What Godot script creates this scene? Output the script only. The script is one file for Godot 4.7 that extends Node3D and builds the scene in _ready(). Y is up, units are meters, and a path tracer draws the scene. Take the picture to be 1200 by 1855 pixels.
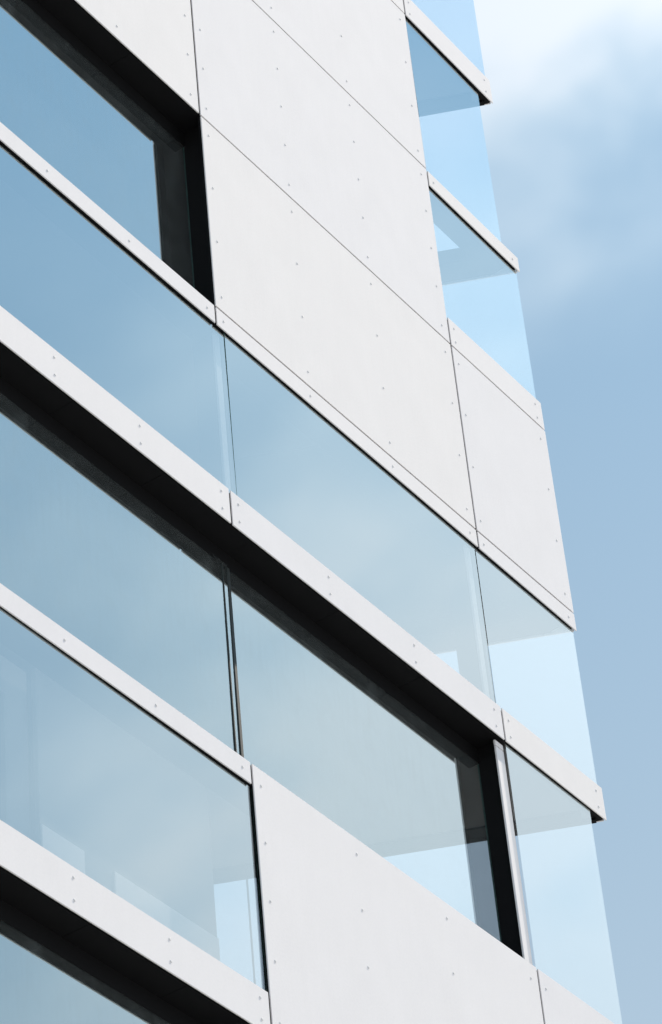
extends Node3D
# A corner of an office building seen from the street: white panels, bands of glass, an acute glass corner.
# Facade coordinates: x along the front, y from the soffit of storey 0, z out of the front; the ground is LIFT below.

const LIFT := 17.133          # height of the soffit of storey 0 above the pavement
const STOREY := 3.4
const THIN_TOP := -1.671      # levels within a storey, from its soffit down
const THIN_BOTTOM := -1.828
const THICK_TOP := -3.127
const X_A := 0.0              # vertical joints of the front
const X_B := 2.892
const X_C := 4.112
const X_Z := -2.45
const X_Y := -4.90
const FLUSH := -0.020         # depth of the flush panes
const DEEP := -0.195          # depth of the recessed panes
const GAP := 0.010
const SIDE_LONG := 7.2

var building: Node3D
var front := Transform3D(Basis(), Vector3(0, LIFT, 0))
var side: Transform3D
var mats := {}
var meshes := {}
var rng := RandomNumberGenerator.new()


func _ready() -> void:
	rng.seed = 4711
	set_camera()
	set_sky()
	set_sun()
	make_materials()
	var turn := deg_to_rad(116.0)
	var along := Vector3(cos(turn), 0, -sin(turn))
	side = Transform3D(Basis(along, Vector3.UP, along.cross(Vector3.UP)), Vector3(4.12, LIFT, 0))
	make_ground()
	building = Node3D.new()
	building.name = "office_building"
	building.set_meta("label", "white panel clad office building with bands of sky reflecting glass and a sharp glass corner")
	building.set_meta("category", "building")
	add_child(building)
	for k in range(-2, 5):
		make_storey(k)
	make_slab(-3.4 * 5.0 + 0.012, -3.4 * 5.0 + 0.25)
	make_shell()


# ---------------------------------------------------------------- camera, sky, sun

func set_camera() -> void:
	var cam := Camera3D.new()
	cam.name = "camera"
	cam.keep_aspect = Camera3D.KEEP_HEIGHT
	cam.fov = 17.452
	cam.near = 0.1
	cam.far = 1500.0
	var right := Vector3(0.580887, -0.079641, 0.810078)
	var down := Vector3(0.477633, -0.772509, -0.418446)
	var ahead := Vector3(0.659118, 0.62999, -0.410702)
	cam.transform = Transform3D(Basis(right, -down, -ahead).orthonormalized(), Vector3(-12.410659, LIFT - 15.533301, 8.410222))
	add_child(cam)
	cam.current = true


func towards(az: float, el: float) -> Vector3:
	var a := deg_to_rad(az)
	var e := deg_to_rad(el)
	return Vector3(sin(a) * cos(e), sin(e), -cos(a) * cos(e))


const SUN_AZ := 109.0
const SUN_EL := 55.0


func set_sky() -> void:
	var n := FastNoiseLite.new()
	n.noise_type = FastNoiseLite.TYPE_SIMPLEX_SMOOTH
	n.seed = 21
	n.frequency = 1.0
	n.fractal_type = FastNoiseLite.FRACTAL_FBM
	n.fractal_octaves = 5
	n.fractal_gain = 0.52
	var w := 2048
	var h := 1024
	var im := Image.create_empty(w, h, false, Image.FORMAT_RGBF)
	var sun := towards(SUN_AZ, SUN_EL)
	# banks of thin cloud: azimuth, elevation, reach in degrees, how much denser
	var banks := [[66.5, 48.6, 5.9, 0.82], [57.0, 45.0, 4.0, 0.26], [117.0, 33.5, 8.8, 0.92], [128.0, 32.0, 8.0, 0.30], [30.0, 25.0, 14.0, 0.4], [160.0, 30.0, 15.0, 0.4], [220.0, 40.0, 18.0, 0.4], [300.0, 30.0, 18.0, 0.45]]
	var bank_dirs: Array[Vector3] = []
	for b in banks:
		bank_dirs.append(towards(b[0], b[1]))
	for j in h:
		var el := PI * (0.5 - (j + 0.5) / h)
		if el < -0.02:
			im.fill_rect(Rect2i(0, j, w, h - j), Color(0.34, 0.35, 0.36))
			break
		var s := maxf(sin(el), 0.0)
		var c := cos(el)
		# clear air: pale at the horizon, deeper blue overhead
		var deep := pow(s, 0.7)
		var clear := Color(0.90, 0.975, 1.0).lerp(Color(0.06, 0.222, 0.41), clampf(deep * 1.0, 0, 1))
		for i in w:
			var az := TAU * (i + 0.5) / w
			var d := Vector3(sin(az) * c, sin(el), -cos(az) * c)
			var ang := rad_to_deg(d.angle_to(sun))
			var glow := 1.0 + 1.12 * exp(-ang * ang / 560.0) + 0.15 * exp(-ang / 60.0)
			var q := d / (s + 0.35)
			var wisp := n.get_noise_3d(q.x * 17.0, q.z * 11.0, 5.0)
			var v := n.get_noise_3d(q.x * 1.6, q.z * 1.6, 3.0) * 0.28 + n.get_noise_3d(q.x * 7.5, q.z * 5.0, 9.0) * 0.22 - 0.10
			for b in banks.size():
				var near := rad_to_deg(d.angle_to(bank_dirs[b]))
				if near < banks[b][2] * 2.5:
					v += banks[b][3] * (1.0 + (0.75 if b == 0 else 0.3) * wisp) * exp(-near * near / (banks[b][2] * banks[b][2]))
			var cover := smoothstep(0.0, 0.85, v) * 0.95
			var white := Color(0.59, 0.705, 0.79).lerp(Color(0.68, 0.725, 0.78), cover * cover)
			var col := clear.lerp(white, cover)
			im.set_pixel(i, j, Color(col.r * glow, col.g * glow, col.b * glow))
	var sky_material := PanoramaSkyMaterial.new()
	sky_material.panorama = ImageTexture.create_from_image(im)
	sky_material.filter = true
	var sky := Sky.new()
	sky.sky_material = sky_material
	var env := Environment.new()
	env.background_mode = Environment.BG_SKY
	env.sky = sky
	env.background_energy_multiplier = 1.0
	env.tonemap_mode = Environment.TONE_MAPPER_LINEAR
	env.tonemap_exposure = 1.0
	env.sdfgi_enabled = true
	env.ssao_enabled = true
	env.ssil_enabled = true
	var world := WorldEnvironment.new()
	world.name = "world"
	world.environment = env
	add_child(world)


func set_sun() -> void:
	var sun := DirectionalLight3D.new()
	sun.name = "sun"
	sun.light_energy = 1.6
	sun.light_color = Color(1.0, 0.955, 0.89)
	sun.light_angular_distance = 0.5
	sun.shadow_enabled = true
	add_child(sun)
	sun.look_at_from_position(Vector3.ZERO, -towards(SUN_AZ, SUN_EL), Vector3.UP)


# ---------------------------------------------------------------- materials

func srgb(r: float, g: float, b: float, alpha := 1.0) -> Color:
	var c := Color(r, g, b).linear_to_srgb()
	c.a = alpha
	return c


func plain(called: String, c: Color, rough: float, spec := 0.5) -> StandardMaterial3D:
	var m := StandardMaterial3D.new()
	m.resource_name = called
	m.albedo_color = c
	m.roughness = rough
	m.metallic_specular = spec
	mats[called] = m
	return m


func noise_of(sd: int, freq: float, oct: int) -> FastNoiseLite:
	var n := FastNoiseLite.new()
	n.seed = sd
	n.noise_type = FastNoiseLite.TYPE_SIMPLEX_SMOOTH
	n.frequency = freq
	n.fractal_type = FastNoiseLite.FRACTAL_FBM
	n.fractal_octaves = oct
	return n


# value at a pixel of a texture that repeats without a seam
func wrapped(n: FastNoiseLite, x: float, y: float, size: float, sx: float, sy: float) -> float:
	var fx := x / size
	var fy := y / size
	var a := n.get_noise_2d(x * sx, y * sy)
	var b := n.get_noise_2d((x - size) * sx, y * sy)
	var c := n.get_noise_2d(x * sx, (y - size) * sy)
	var d := n.get_noise_2d((x - size) * sx, (y - size) * sy)
	return lerpf(lerpf(a, b, fx), lerpf(c, d, fx), fy)


func make_materials() -> void:
	# fibre cement: nearly white, with cloudy patches, fine grain and faint rain streaks
	var size := 512
	var big := noise_of(1, 0.006, 3)
	var fine := noise_of(2, 0.16, 3)
	var streak := noise_of(3, 0.02, 3)
	var im := Image.create_empty(size, size, false, Image.FORMAT_RGB8)
	var bump := Image.create_empty(size, size, false, Image.FORMAT_RGB8)
	for j in size:
		for i in size:
			var v := 1.0 + 0.032 * wrapped(big, i, j, size, 1, 1) + 0.03 * wrapped(fine, i, j, size, 1, 1) + 0.012 * wrapped(streak, i, j, size, 3.0, 0.25)
			var c := Color(0.84 * v, 0.814 * v, 0.832 * v).linear_to_srgb()
			im.set_pixel(i, j, c)
			var hh := 0.5 + 0.35 * wrapped(fine, i, j, size, 1, 1) + 0.25 * wrapped(big, i, j, size, 2, 2)
			bump.set_pixel(i, j, Color(hh, hh, hh))
	im.generate_mipmaps()
	var tex := ImageTexture.create_from_image(im)
	var names := ["panel", "panel_cool", "panel_warm"]
	var tints := [Color(1, 1, 1), Color(0.992, 0.994, 0.998), Color(0.998, 0.997, 0.993)]
	for k in 3:
		var m := plain(names[k], tints[k], 0.85, 0.25)
		m.albedo_texture = tex
		m.uv1_triplanar = true
		m.uv1_world_triplanar = true
		m.uv1_scale = Vector3(0.55, 0.55, 0.55)
		m.uv1_offset = Vector3(0.37 * k, 0.21 * k, 0.11 * k)
	plain("rivet", srgb(0.74, 0.73, 0.74), 0.7, 0.25)
	plain("black", srgb(0.010, 0.010, 0.011), 0.6, 0.15)      # black coated sheet metal that lines the recesses
	plain("gasket", srgb(0.016, 0.022, 0.022), 0.6)
	plain("concrete", srgb(0.11, 0.11, 0.11), 0.9)
	plain("inner_wall", srgb(0.32, 0.31, 0.30), 0.9)
	plain("sun_patch", srgb(0.80, 0.76, 0.73), 0.8)  # paler than the inner wall: sunlight put into the colour
	plain("inner_post", srgb(0.55, 0.55, 0.55), 0.7)
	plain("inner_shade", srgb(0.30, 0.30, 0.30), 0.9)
	plain("pane_edge", srgb(0.09, 0.22, 0.20), 0.2)
	plain("pane_rim", srgb(0.50, 0.62, 0.66), 0.3)
	var metal := plain("post", srgb(0.95, 0.95, 0.95), 0.6)
	metal.albedo_texture = tex
	metal.uv1_triplanar = true
	metal.uv1_world_triplanar = true
	metal.uv1_scale = Vector3(3.1, 0.9, 3.1)

	# coated glass: half the light is mirrored, half passes; a thin film of dust scatters a little on the sheltered panes
	var white := Image.create_empty(4, 4, false, Image.FORMAT_RGB8)
	white.fill(Color.WHITE)
	var white_tex := ImageTexture.create_from_image(white)
	var run := noise_of(11, 0.03, 4)
	var blot := noise_of(12, 0.012, 4)
	var dust := Image.create_empty(size, size, false, Image.FORMAT_RGB8)
	for j in size:
		for i in size:
			var r := wrapped(run, i, j, size, 2.2, 0.16)
			var b := wrapped(blot, i, j, size, 1, 1)
			var film := 0.04 + 0.05 * maxf(0.0, r) + 0.045 * maxf(0.0, b) + 0.02 * b
			dust.set_pixel(i, j, Color(1.0 - film, 1.0 - film, 1.0 - film))
	var dust_tex := ImageTexture.create_from_image(dust)
	for dusty in 2:
		var m := plain("glass_dusty" if dusty else "glass", (srgb(0.86, 0.985, 1.0, 0.56) if dusty else srgb(0.80, 0.895, 0.91, 0.635)), 0.0)
		m.albedo_texture = white_tex
		m.transparency = BaseMaterial3D.TRANSPARENCY_ALPHA
		m.metallic = 1.0
		m.roughness = 0.015
		if dusty:
			m.metallic_texture = dust_tex
			m.metallic_texture_channel = BaseMaterial3D.TEXTURE_CHANNEL_RED
			m.uv1_triplanar = true
			m.uv1_world_triplanar = true
			m.uv1_scale = Vector3(0.6, 0.6, 0.6)
	var clear := plain("glass_back", srgb(0.95, 0.98, 1.0, 0.02), 0.0, 0.12)
	clear.transparency = BaseMaterial3D.TRANSPARENCY_ALPHA
	var clear_side := plain("glass_clear", srgb(0.95, 0.98, 1.0, 0.03), 0.0, 0.4)
	clear_side.transparency = BaseMaterial3D.TRANSPARENCY_ALPHA

	var paving := Image.create_empty(size, size, false, Image.FORMAT_RGB8)
	for j in size:
		for i in size:
			var v := 0.42 * (1.0 + 0.2 * wrapped(big, i, j, size, 1, 1) + 0.25 * wrapped(fine, i, j, size, 1, 1))
			paving.set_pixel(i, j, Color(v, v * 0.98, v * 0.94).linear_to_srgb())
	var g := plain("paving", Color.WHITE, 0.9)
	g.albedo_texture = ImageTexture.create_from_image(paving)
	g.uv1_triplanar = true
	g.uv1_world_triplanar = true
	g.uv1_scale = Vector3(0.25, 0.25, 0.25)


# ---------------------------------------------------------------- meshes

func quad(st: SurfaceTool, a: Vector3, b: Vector3, c: Vector3, d: Vector3) -> void:
	# corners clockwise as seen from the front
	var n := (c - a).cross(b - a).normalized()
	for p in [a, b, c, a, c, d]:
		st.set_normal(n)
		st.add_vertex(p)


# a box about its centre whose front (+z) edges are chamfered
func box_mesh(size: Vector3, chamfer: float) -> ArrayMesh:
	var key := "box %.4f %.4f %.4f %.4f" % [size.x, size.y, size.z, chamfer]
	if meshes.has(key):
		return meshes[key]
	var st := SurfaceTool.new()
	st.begin(Mesh.PRIMITIVE_TRIANGLES)
	var x := size.x / 2
	var y := size.y / 2
	var z := size.z / 2
	var c := chamfer
	var f := [Vector3(-x + c, y - c, z), Vector3(x - c, y - c, z), Vector3(x - c, -y + c, z), Vector3(-x + c, -y + c, z)]
	var m := [Vector3(-x, y, z - c), Vector3(x, y, z - c), Vector3(x, -y, z - c), Vector3(-x, -y, z - c)]
	var b := [Vector3(-x, y, -z), Vector3(x, y, -z), Vector3(x, -y, -z), Vector3(-x, -y, -z)]
	quad(st, f[0], f[1], f[2], f[3])
	quad(st, b[1], b[0], b[3], b[2])
	for k in 4:
		var l: int = (k + 1) % 4
		if c > 0.0:
			quad(st, m[k], m[l], f[l], f[k])
		quad(st, b[k], b[l], m[l], m[k])
	var mesh := st.commit()
	meshes[key] = mesh
	return mesh


# a pane: coated outer face, inner face, green edges
func pane_mesh(size: Vector3, outer: String, inner: String, rim: String) -> ArrayMesh:
	var x := size.x / 2
	var y := size.y / 2
	var z := size.z / 2
	var f := [Vector3(-x, y, z), Vector3(x, y, z), Vector3(x, -y, z), Vector3(-x, -y, z)]
	var b := [Vector3(-x, y, -z), Vector3(x, y, -z), Vector3(x, -y, -z), Vector3(-x, -y, -z)]
	var mesh := ArrayMesh.new()
	var st := SurfaceTool.new()
	st.begin(Mesh.PRIMITIVE_TRIANGLES)
	quad(st, f[0], f[1], f[2], f[3])
	st.commit(mesh)
	mesh.surface_set_material(0, mats[outer])
	st.begin(Mesh.PRIMITIVE_TRIANGLES)
	quad(st, b[1], b[0], b[3], b[2])
	st.commit(mesh)
	mesh.surface_set_material(1, mats[inner])
	st.begin(Mesh.PRIMITIVE_TRIANGLES)
	for k in 4:
		var l: int = (k + 1) % 4
		quad(st, b[k], b[l], f[l], f[k])
	st.commit(mesh)
	mesh.surface_set_material(2, mats[rim])
	return mesh


func part(called: String, mesh: Mesh, place: Transform3D, material: Variant, parent: Node3D = null) -> MeshInstance3D:
	var o := MeshInstance3D.new()
	o.name = called
	o.mesh = mesh
	if material != null:
		o.material_override = mats[material]
	o.transform = place
	(building if parent == null else parent).add_child(o, true)
	return o


func box(called: String, frame: Transform3D, x0: float, x1: float, y0: float, y1: float, z0: float, z1: float, material: String, chamfer := 0.0) -> MeshInstance3D:
	var mid := Vector3((x0 + x1) / 2, (y0 + y1) / 2, (z0 + z1) / 2)
	return part(called, box_mesh(Vector3(absf(x1 - x0), absf(y1 - y0), absf(z1 - z0)), chamfer), frame * Transform3D(Basis(), mid), material)


func pane(frame: Transform3D, x0: float, x1: float, y0: float, y1: float, z: float, outer := "glass", inner := "glass_back", rim := "pane_edge", lean := 0.0035) -> MeshInstance3D:
	var mid := Vector3((x0 + x1) / 2, (y0 + y1) / 2, z - 0.006)
	var basis := Basis.from_euler(Vector3(rng.randf_range(-lean, lean), rng.randf_range(-lean, lean), 0))
	return part("window_pane", pane_mesh(Vector3(x1 - x0, y1 - y0, 0.012), outer, inner, rim), frame * Transform3D(basis, mid), null)


func rivet_mesh() -> ArrayMesh:
	if meshes.has("rivet"):
		return meshes["rivet"]
	var st := SurfaceTool.new()
	st.begin(Mesh.PRIMITIVE_TRIANGLES)
	var rings := [[0.0085, 0.0], [0.0085, 0.0016], [0.0066, 0.0034], [0.0038, 0.0042]]
	var n := 12
	st.set_smooth_group(0)
	for r in rings.size() - 1:
		for k in n:
			var a := TAU * k / n
			var b := TAU * (k + 1) / n
			var p0 := Vector3(cos(a) * rings[r][0], sin(a) * rings[r][0], rings[r][1])
			var p1 := Vector3(cos(b) * rings[r][0], sin(b) * rings[r][0], rings[r][1])
			var q0 := Vector3(cos(a) * rings[r + 1][0], sin(a) * rings[r + 1][0], rings[r + 1][1])
			var q1 := Vector3(cos(b) * rings[r + 1][0], sin(b) * rings[r + 1][0], rings[r + 1][1])
			for p in [p0, q0, p1, p1, q0, q1]:
				st.add_vertex(p)
	for k in n:
		var a := TAU * k / n
		var b := TAU * (k + 1) / n
		var top := 0.0042
		for p in [Vector3(0, 0, top + 0.0003), Vector3(cos(b) * 0.0038, sin(b) * 0.0038, top), Vector3(cos(a) * 0.0038, sin(a) * 0.0038, top)]:
			st.add_vertex(p)
	st.generate_normals()
	meshes["rivet"] = st.commit()
	return meshes["rivet"]


# a cladding panel with its rivets
func panel(frame: Transform3D, x0: float, x1: float, y0: float, y1: float, xs: Array, ys: Array) -> MeshInstance3D:
	var material: String = ["panel", "panel_cool", "panel_warm"][rng.randi() % 3]
	var o := box("cladding_panel", frame, x0 + GAP, x1 - GAP, y0 + GAP * 0.75, y1 - GAP * 0.75, -0.008, 0.0, material, 0.0008)
	var mid := Vector3((x0 + x1) / 2, (y0 + y1) / 2, -0.004)
	var st := SurfaceTool.new()
	var first := true
	for x in xs:
		for y in ys:
			if first:
				st.begin(Mesh.PRIMITIVE_TRIANGLES)
				first = false
			st.append_from(rivet_mesh(), 0, Transform3D(Basis(), Vector3(x, y, 0.0) - mid))
	if not first:
		var r := part("rivets", st.commit(), Transform3D(), "rivet", o)
		r.set_meta("kind", "stuff")
	return o


# ---------------------------------------------------------------- the building

const THICK_Y := [0.072, 0.202]
const RECESS_Y := [-0.131, -0.604, -1.073, -1.546]
const FLUSH_Y := [0.119, 0.494, 0.866, 1.238, 1.610]


func columns() -> Array:
	return [
		{"x0": X_Y, "x1": X_Z, "xs": [X_Z - 0.085, X_Z - 0.848, X_Z - 1.61, X_Y + 0.085]},
		{"x0": X_Z, "x1": X_A, "xs": [-0.085, -0.848, -1.61, X_Z + 0.085]},
		{"x0": X_A, "x1": X_B, "xs": [0.08, 0.987, 1.897, X_B - 0.092]},
		{"x0": X_B, "x1": X_C + GAP, "xs": [X_B + 0.075, 4.027]},
	]


func make_storey(k: int) -> void:
	var r := -STOREY * k
	var a := r + THIN_TOP
	var b := r + THIN_BOTTOM
	var t := r + THICK_TOP
	var under := r - STOREY
	var cols := columns()
	var sd: int = posmod(k, 2)
	# which bays are open: recessed glass above the thin band, flush glass below it
	var recess := [true, true, sd == 1 and k > 0, sd == 1]
	var flush := [sd == 0 or k > 0, k >= 0 and k < 2 or k > 2, sd == 0 and k >= 0, sd == 0 or k < 0]
	if k == 2:
		flush[1] = true
	for c in 4:
		var x0: float = cols[c].x0
		var x1: float = cols[c].x1
		var xs: Array = cols[c].xs
		if not recess[c]:
			panel(front, x0, x1, a, r, xs, RECESS_Y.map(func(v): return r + v))
			var left := 0.08 if (c > 0 and recess[c - 1]) else 0.0
			var right := 0.12 if c == 3 else 0.0
			box("wall_core", front, x0 + left, x1 - right, a, r + 0.011, -0.05, -0.022, "black")
			if left > 0.0:
				box("jamb_lining", front, x0 + 0.08, x0 + 0.1, a - 0.012, r + 0.011, -0.2, -0.05, "black")
				box("jamb_lip", front, x0 + 0.0125, x0 + 0.0795, a - 0.012, r + 0.011, -0.03, -0.0105, "black")
		if flush[c]:
			panel(front, x0, x1, b, a, xs, [(a + b) / 2])
			panel(front, x0, x1, under, t, xs, THICK_Y.map(func(v): return under + v))
		else:
			panel(front, x0, x1, under, a, xs, FLUSH_Y.map(func(v): return under + v))
			var right := 0.12 if c == 3 else 0.0
			box("wall_core", front, x0 + (0.075 if c > 0 and flush[c - 1] else 0.0), x1 - right, t - 0.03, b + 0.012, -0.05, -0.022, "black")
		# the strip behind the thin band
		box("transom", front, x0, x1 - (0.12 if c == 3 else 0.0), b + 0.012, a - 0.012, -0.205, -0.012, "black")
		if c == 3:
			box("transom_tip", front, x1 - 0.12, x1 - 0.05, b + 0.012, a - 0.012, -0.055, -0.012, "black")
		# the edge of the slab behind the thick band
		box("slab_edge", front, x0, x1 - (0.03 if c == 3 else 0.0), under + 0.012, t - 0.022, -0.06, -0.0105, "black")
		# glass
		if flush[c]:
			var g0: float = x0 + 0.10
			var g1: float = x1 + 0.10
			if c == 2:
				g1 = X_B - 0.027
			if c == 3:
				g0 = X_B - 0.021
				g1 = 4.0957
			if c < 3 and not flush[c + 1]:
				g1 = x1 + 0.032
			if c == 3 and not flush[2]:
				g0 = x0
			pane(front, g0 + 0.004, g1 - 0.004, t - 0.02, b + 0.04, FLUSH, "glass", "glass_back", "glass_clear" if c == 3 else "pane_edge")
			if c < 3 and flush[c + 1]:
				box("glazing_gasket", front, g1 - 0.004, g1 + 0.004, t - 0.02, b + 0.04, FLUSH - 0.012, FLUSH - 0.003, "gasket")
				var px: float = x1 + (0.05 if c < 2 else -0.077)
				box("window_post", front, px, px + 0.055, t - 0.02, b + 0.02, -0.075, -0.060, "inner_post", 0.002)
				box("post_lining", front, px + 0.02, px + 0.12, t - 0.02, b + 0.02, -0.24, -0.075, "black")
			elif c < 3:
				box("jamb_trim", front, g1 - 0.002, g1 + 0.028, t - 0.02, b + 0.014, -0.045, -0.0235, "black")
				box("jamb_lip", front, x1 + 0.0125, g1 - 0.006, t - 0.02, b + 0.014, -0.019, -0.0105, "black")
		if recess[c] and c < 3:
			var g0: float = x0 + 0.2
			var g1: float = x1 + 0.2
			var open_right: bool = recess[c + 1] and c + 1 < 3
			if not open_right:
				g1 = x1 + (0.079 if c < 2 else -0.039)
			if c == 2 and not recess[1]:
				g0 = x0
			pane(front, g0 + 0.008, g1 - (0.008 if open_right else 0.0), a - 0.03, r - 0.08, DEEP, "glass_dusty")
			if open_right:
				box("glazing_gasket", front, g1 - 0.014, g1 + 0.012, a - 0.02, r - 0.1, DEEP - 0.012, DEEP + 0.008, "gasket", 0.002)
				box("glazing_gasket", front, g1 - 0.062, g1 - 0.054, a - 0.02, r - 0.1, DEEP - 0.012, DEEP + 0.008, "gasket")
			box("window_head", front, g0, g1, r - 0.105, r + 0.014, -0.27, DEEP + 0.004, "black")
			var boards := 3
			for n in boards:
				var s0 := lerpf(g0 - 0.002, g1 if c < 2 else x1 - 0.04, n / float(boards))
				var s1 := lerpf(g0 - 0.002, g1 if c < 2 else x1 - 0.04, (n + 1) / float(boards))
				box("soffit_board", front, s0 + 0.0015, s1 - 0.0015, r + 0.006, r + 0.0118, DEEP + 0.005, -0.02, "black")
			if c == 2:
				make_jamb_post(r, a)
		if recess[c] and c == 3:
			# the corner bay of a recessed row: shallow glass between the post and the corner
			pane(front, X_B + 0.026, 3.925, a - 0.03, r + 0.04, FLUSH, "glass", "glass_back", "glass_clear")
			if not recess[2]:
				box("wall_core", front, X_B - 0.05, X_B + 0.02, a, r + 0.011, -0.12, -0.051, "black")
	make_side(k, r, a, b, t, under, recess[3], flush[3])
	make_slab(under + 0.0125, t - 0.024)
	if k == 1:
		make_inner_wall(a, b, t)


# the post where the recessed windows end: pale cap on the front, black lining to the window side
func make_jamb_post(r: float, a: float) -> void:
	box("jamb_lining", front, X_B - 0.039, X_B + 0.02, a - 0.012, r + 0.011, -0.2, -0.05, "black")
	box("jamb_lip", front, X_B - 0.068, X_B - 0.0395, a - 0.012, r + 0.011, -0.057, -0.0505, "black")
	var cap := box("post_cap", front, X_B - 0.069, X_B + 0.023, a - 0.012, r - 0.052, -0.05, -0.038, "post", 0.002)
	cap.set_meta("label", "pale grey metal cap strip on the front of the window post")
	box("post_cap", front, X_B - 0.071, X_B + 0.021, r - 0.046, r - 0.006, -0.05, -0.036, "post", 0.003)


func make_side(_k: int, r: float, a: float, b: float, t: float, under: float, open_top: bool, open_low: bool) -> void:
	var cuts := [0.012, 2.4, 4.8, SIDE_LONG]
	for c in 3:
		var x0: float = cuts[c]
		var x1: float = cuts[c + 1]
		var xs := [x0 + 0.08, lerpf(x0, x1, 0.5), x1 - 0.08]
		if not open_top:
			panel(side, x0, x1, a, r, xs, RECESS_Y.map(func(v): return r + v))
			box("wall_core", side, x0 + (0.185 if c == 0 else 0.0), x1, a, r + 0.011, -0.26, -0.022, "black")
		else:
			pane(side, x0 + 0.106 if c == 0 else x0, x1, a - 0.03, r + 0.04, -0.16, "glass_clear", "glass_back", "glass_clear")
			box("soffit_board", side, x0 + (0.15 if c == 0 else 0.0), x1, r + 0.0, r + 0.0118, -0.165, -0.0505, "black")
			if c < 2:
				box("glazing_gasket", side, x1 - 0.006, x1 + 0.006, a - 0.02, r + 0.012, -0.17, -0.157, "gasket")
		if open_low:
			panel(side, x0, x1, b, a, xs, [(a + b) / 2])
			panel(side, x0, x1, under, t, xs, THICK_Y.map(func(v): return under + v))
			pane(side, x0 + 0.032 if c == 0 else x0, x1, t - 0.02, b + 0.04, -0.012, "glass_clear", "glass_back", "glass_clear")
		else:
			panel(side, x0, x1, under, a, xs, FLUSH_Y.map(func(v): return under + v))
			box("wall_core", side, x0 + (0.185 if c == 0 else 0.0), x1, t - 0.03, b + 0.012, -0.26, -0.022, "black")
		box("transom", side, x0 + (0.165 if c == 0 else 0.0), x1, b + 0.012, a - 0.012, -0.235, -0.0285, "black")
		box("slab_edge", side, x0 + (0.06 if c == 0 else 0.0), x1, under - 0.004, t - 0.03, -0.05, -0.0115, "black")


# the wedge of the floor plan, drawn in by an inset
func plan(inset: float) -> PackedVector2Array:
	var along := Vector2(side.basis.x.x, side.basis.x.z)
	var out := Vector2(side.basis.z.x, side.basis.z.z)
	var tip := Vector2(4.12, 0.0)
	# the point that lies inset behind both faces
	var s := inset / sin(deg_to_rad(64.0)) + inset / tan(deg_to_rad(64.0))
	var corner := tip + along * s - out * inset
	var rear := tip + along * SIDE_LONG - out * inset
	return PackedVector2Array([Vector2(X_Y - 0.3, -inset), corner, rear, Vector2(X_Y - 0.3, rear.y)])


func make_slab(y0: float, y1: float) -> void:
	var p := plan(0.062)
	var st := SurfaceTool.new()
	st.begin(Mesh.PRIMITIVE_TRIANGLES)
	var lo: Array[Vector3] = []
	var hi: Array[Vector3] = []
	for q in p:
		lo.append(Vector3(q.x, y0, q.y))
		hi.append(Vector3(q.x, y1, q.y))
	quad(st, hi[0], hi[3], hi[2], hi[1])
	quad(st, lo[0], lo[1], lo[2], lo[3])
	for k in 4:
		var l: int = (k + 1) % 4
		quad(st, hi[k], hi[l], lo[l], lo[k])
	part("floor_slab", st.commit(), front, "concrete")


# a low pale wall close behind the flush window left of the first joint
func make_inner_wall(a: float, b: float, t: float) -> void:
	var z := -0.21
	var top := b + 0.012
	var cut := t + 0.345
	box("inner_wall_panel", front, -1.595, -0.135, t - 0.02, top, z - 0.03, z, "inner_wall")
	box("sun_patch_board", front, -1.593, -1.257, t - 0.02, cut, z + 0.001, z + 0.012, "sun_patch", 0.002)  # added boards in the outline of sun patches on the wall
	box("sun_patch_board", front, -1.014, -0.137, t - 0.02, cut, z + 0.001, z + 0.012, "sun_patch", 0.002)
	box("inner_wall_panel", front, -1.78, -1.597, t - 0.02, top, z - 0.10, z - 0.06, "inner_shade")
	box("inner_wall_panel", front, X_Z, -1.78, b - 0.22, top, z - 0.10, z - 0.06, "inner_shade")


# the faces that the street never sees: the far ends, the back and the flat roof
func make_shell() -> void:
	var p := plan(0.0)
	var back := p[2].y
	var top := STOREY * 2.0
	var base := -LIFT
	box("rear_wall", front, X_Y - 0.3, p[2].x + 0.1, base, top, back - 0.25, back - 0.05, "panel")
	box("end_wall", front, X_Y - 0.5, X_Y - 0.31, base, top, back - 0.25, -0.0, "panel")
	var st := SurfaceTool.new()
	make_slab(top + 0.0125, top + 0.3)
	for c in columns():
		panel(front, c.x0, c.x1, top, top + 0.7, [], [])
		box("slab_edge", front, c.x0, c.x1 - 0.05, top + 0.012, top + 0.69, -0.06, -0.0105, "black")
	box("plinth", front, X_Y - 0.3, X_C - 0.05, base, -3.4 * 5.0, -0.3, -0.02, "concrete")


func make_ground() -> void:
	var o := MeshInstance3D.new()
	o.name = "ground"
	var m := PlaneMesh.new()
	m.size = Vector2(1600, 1600)
	o.mesh = m
	o.material_override = mats["paving"]
	o.set_meta("kind", "structure")
	add_child(o)
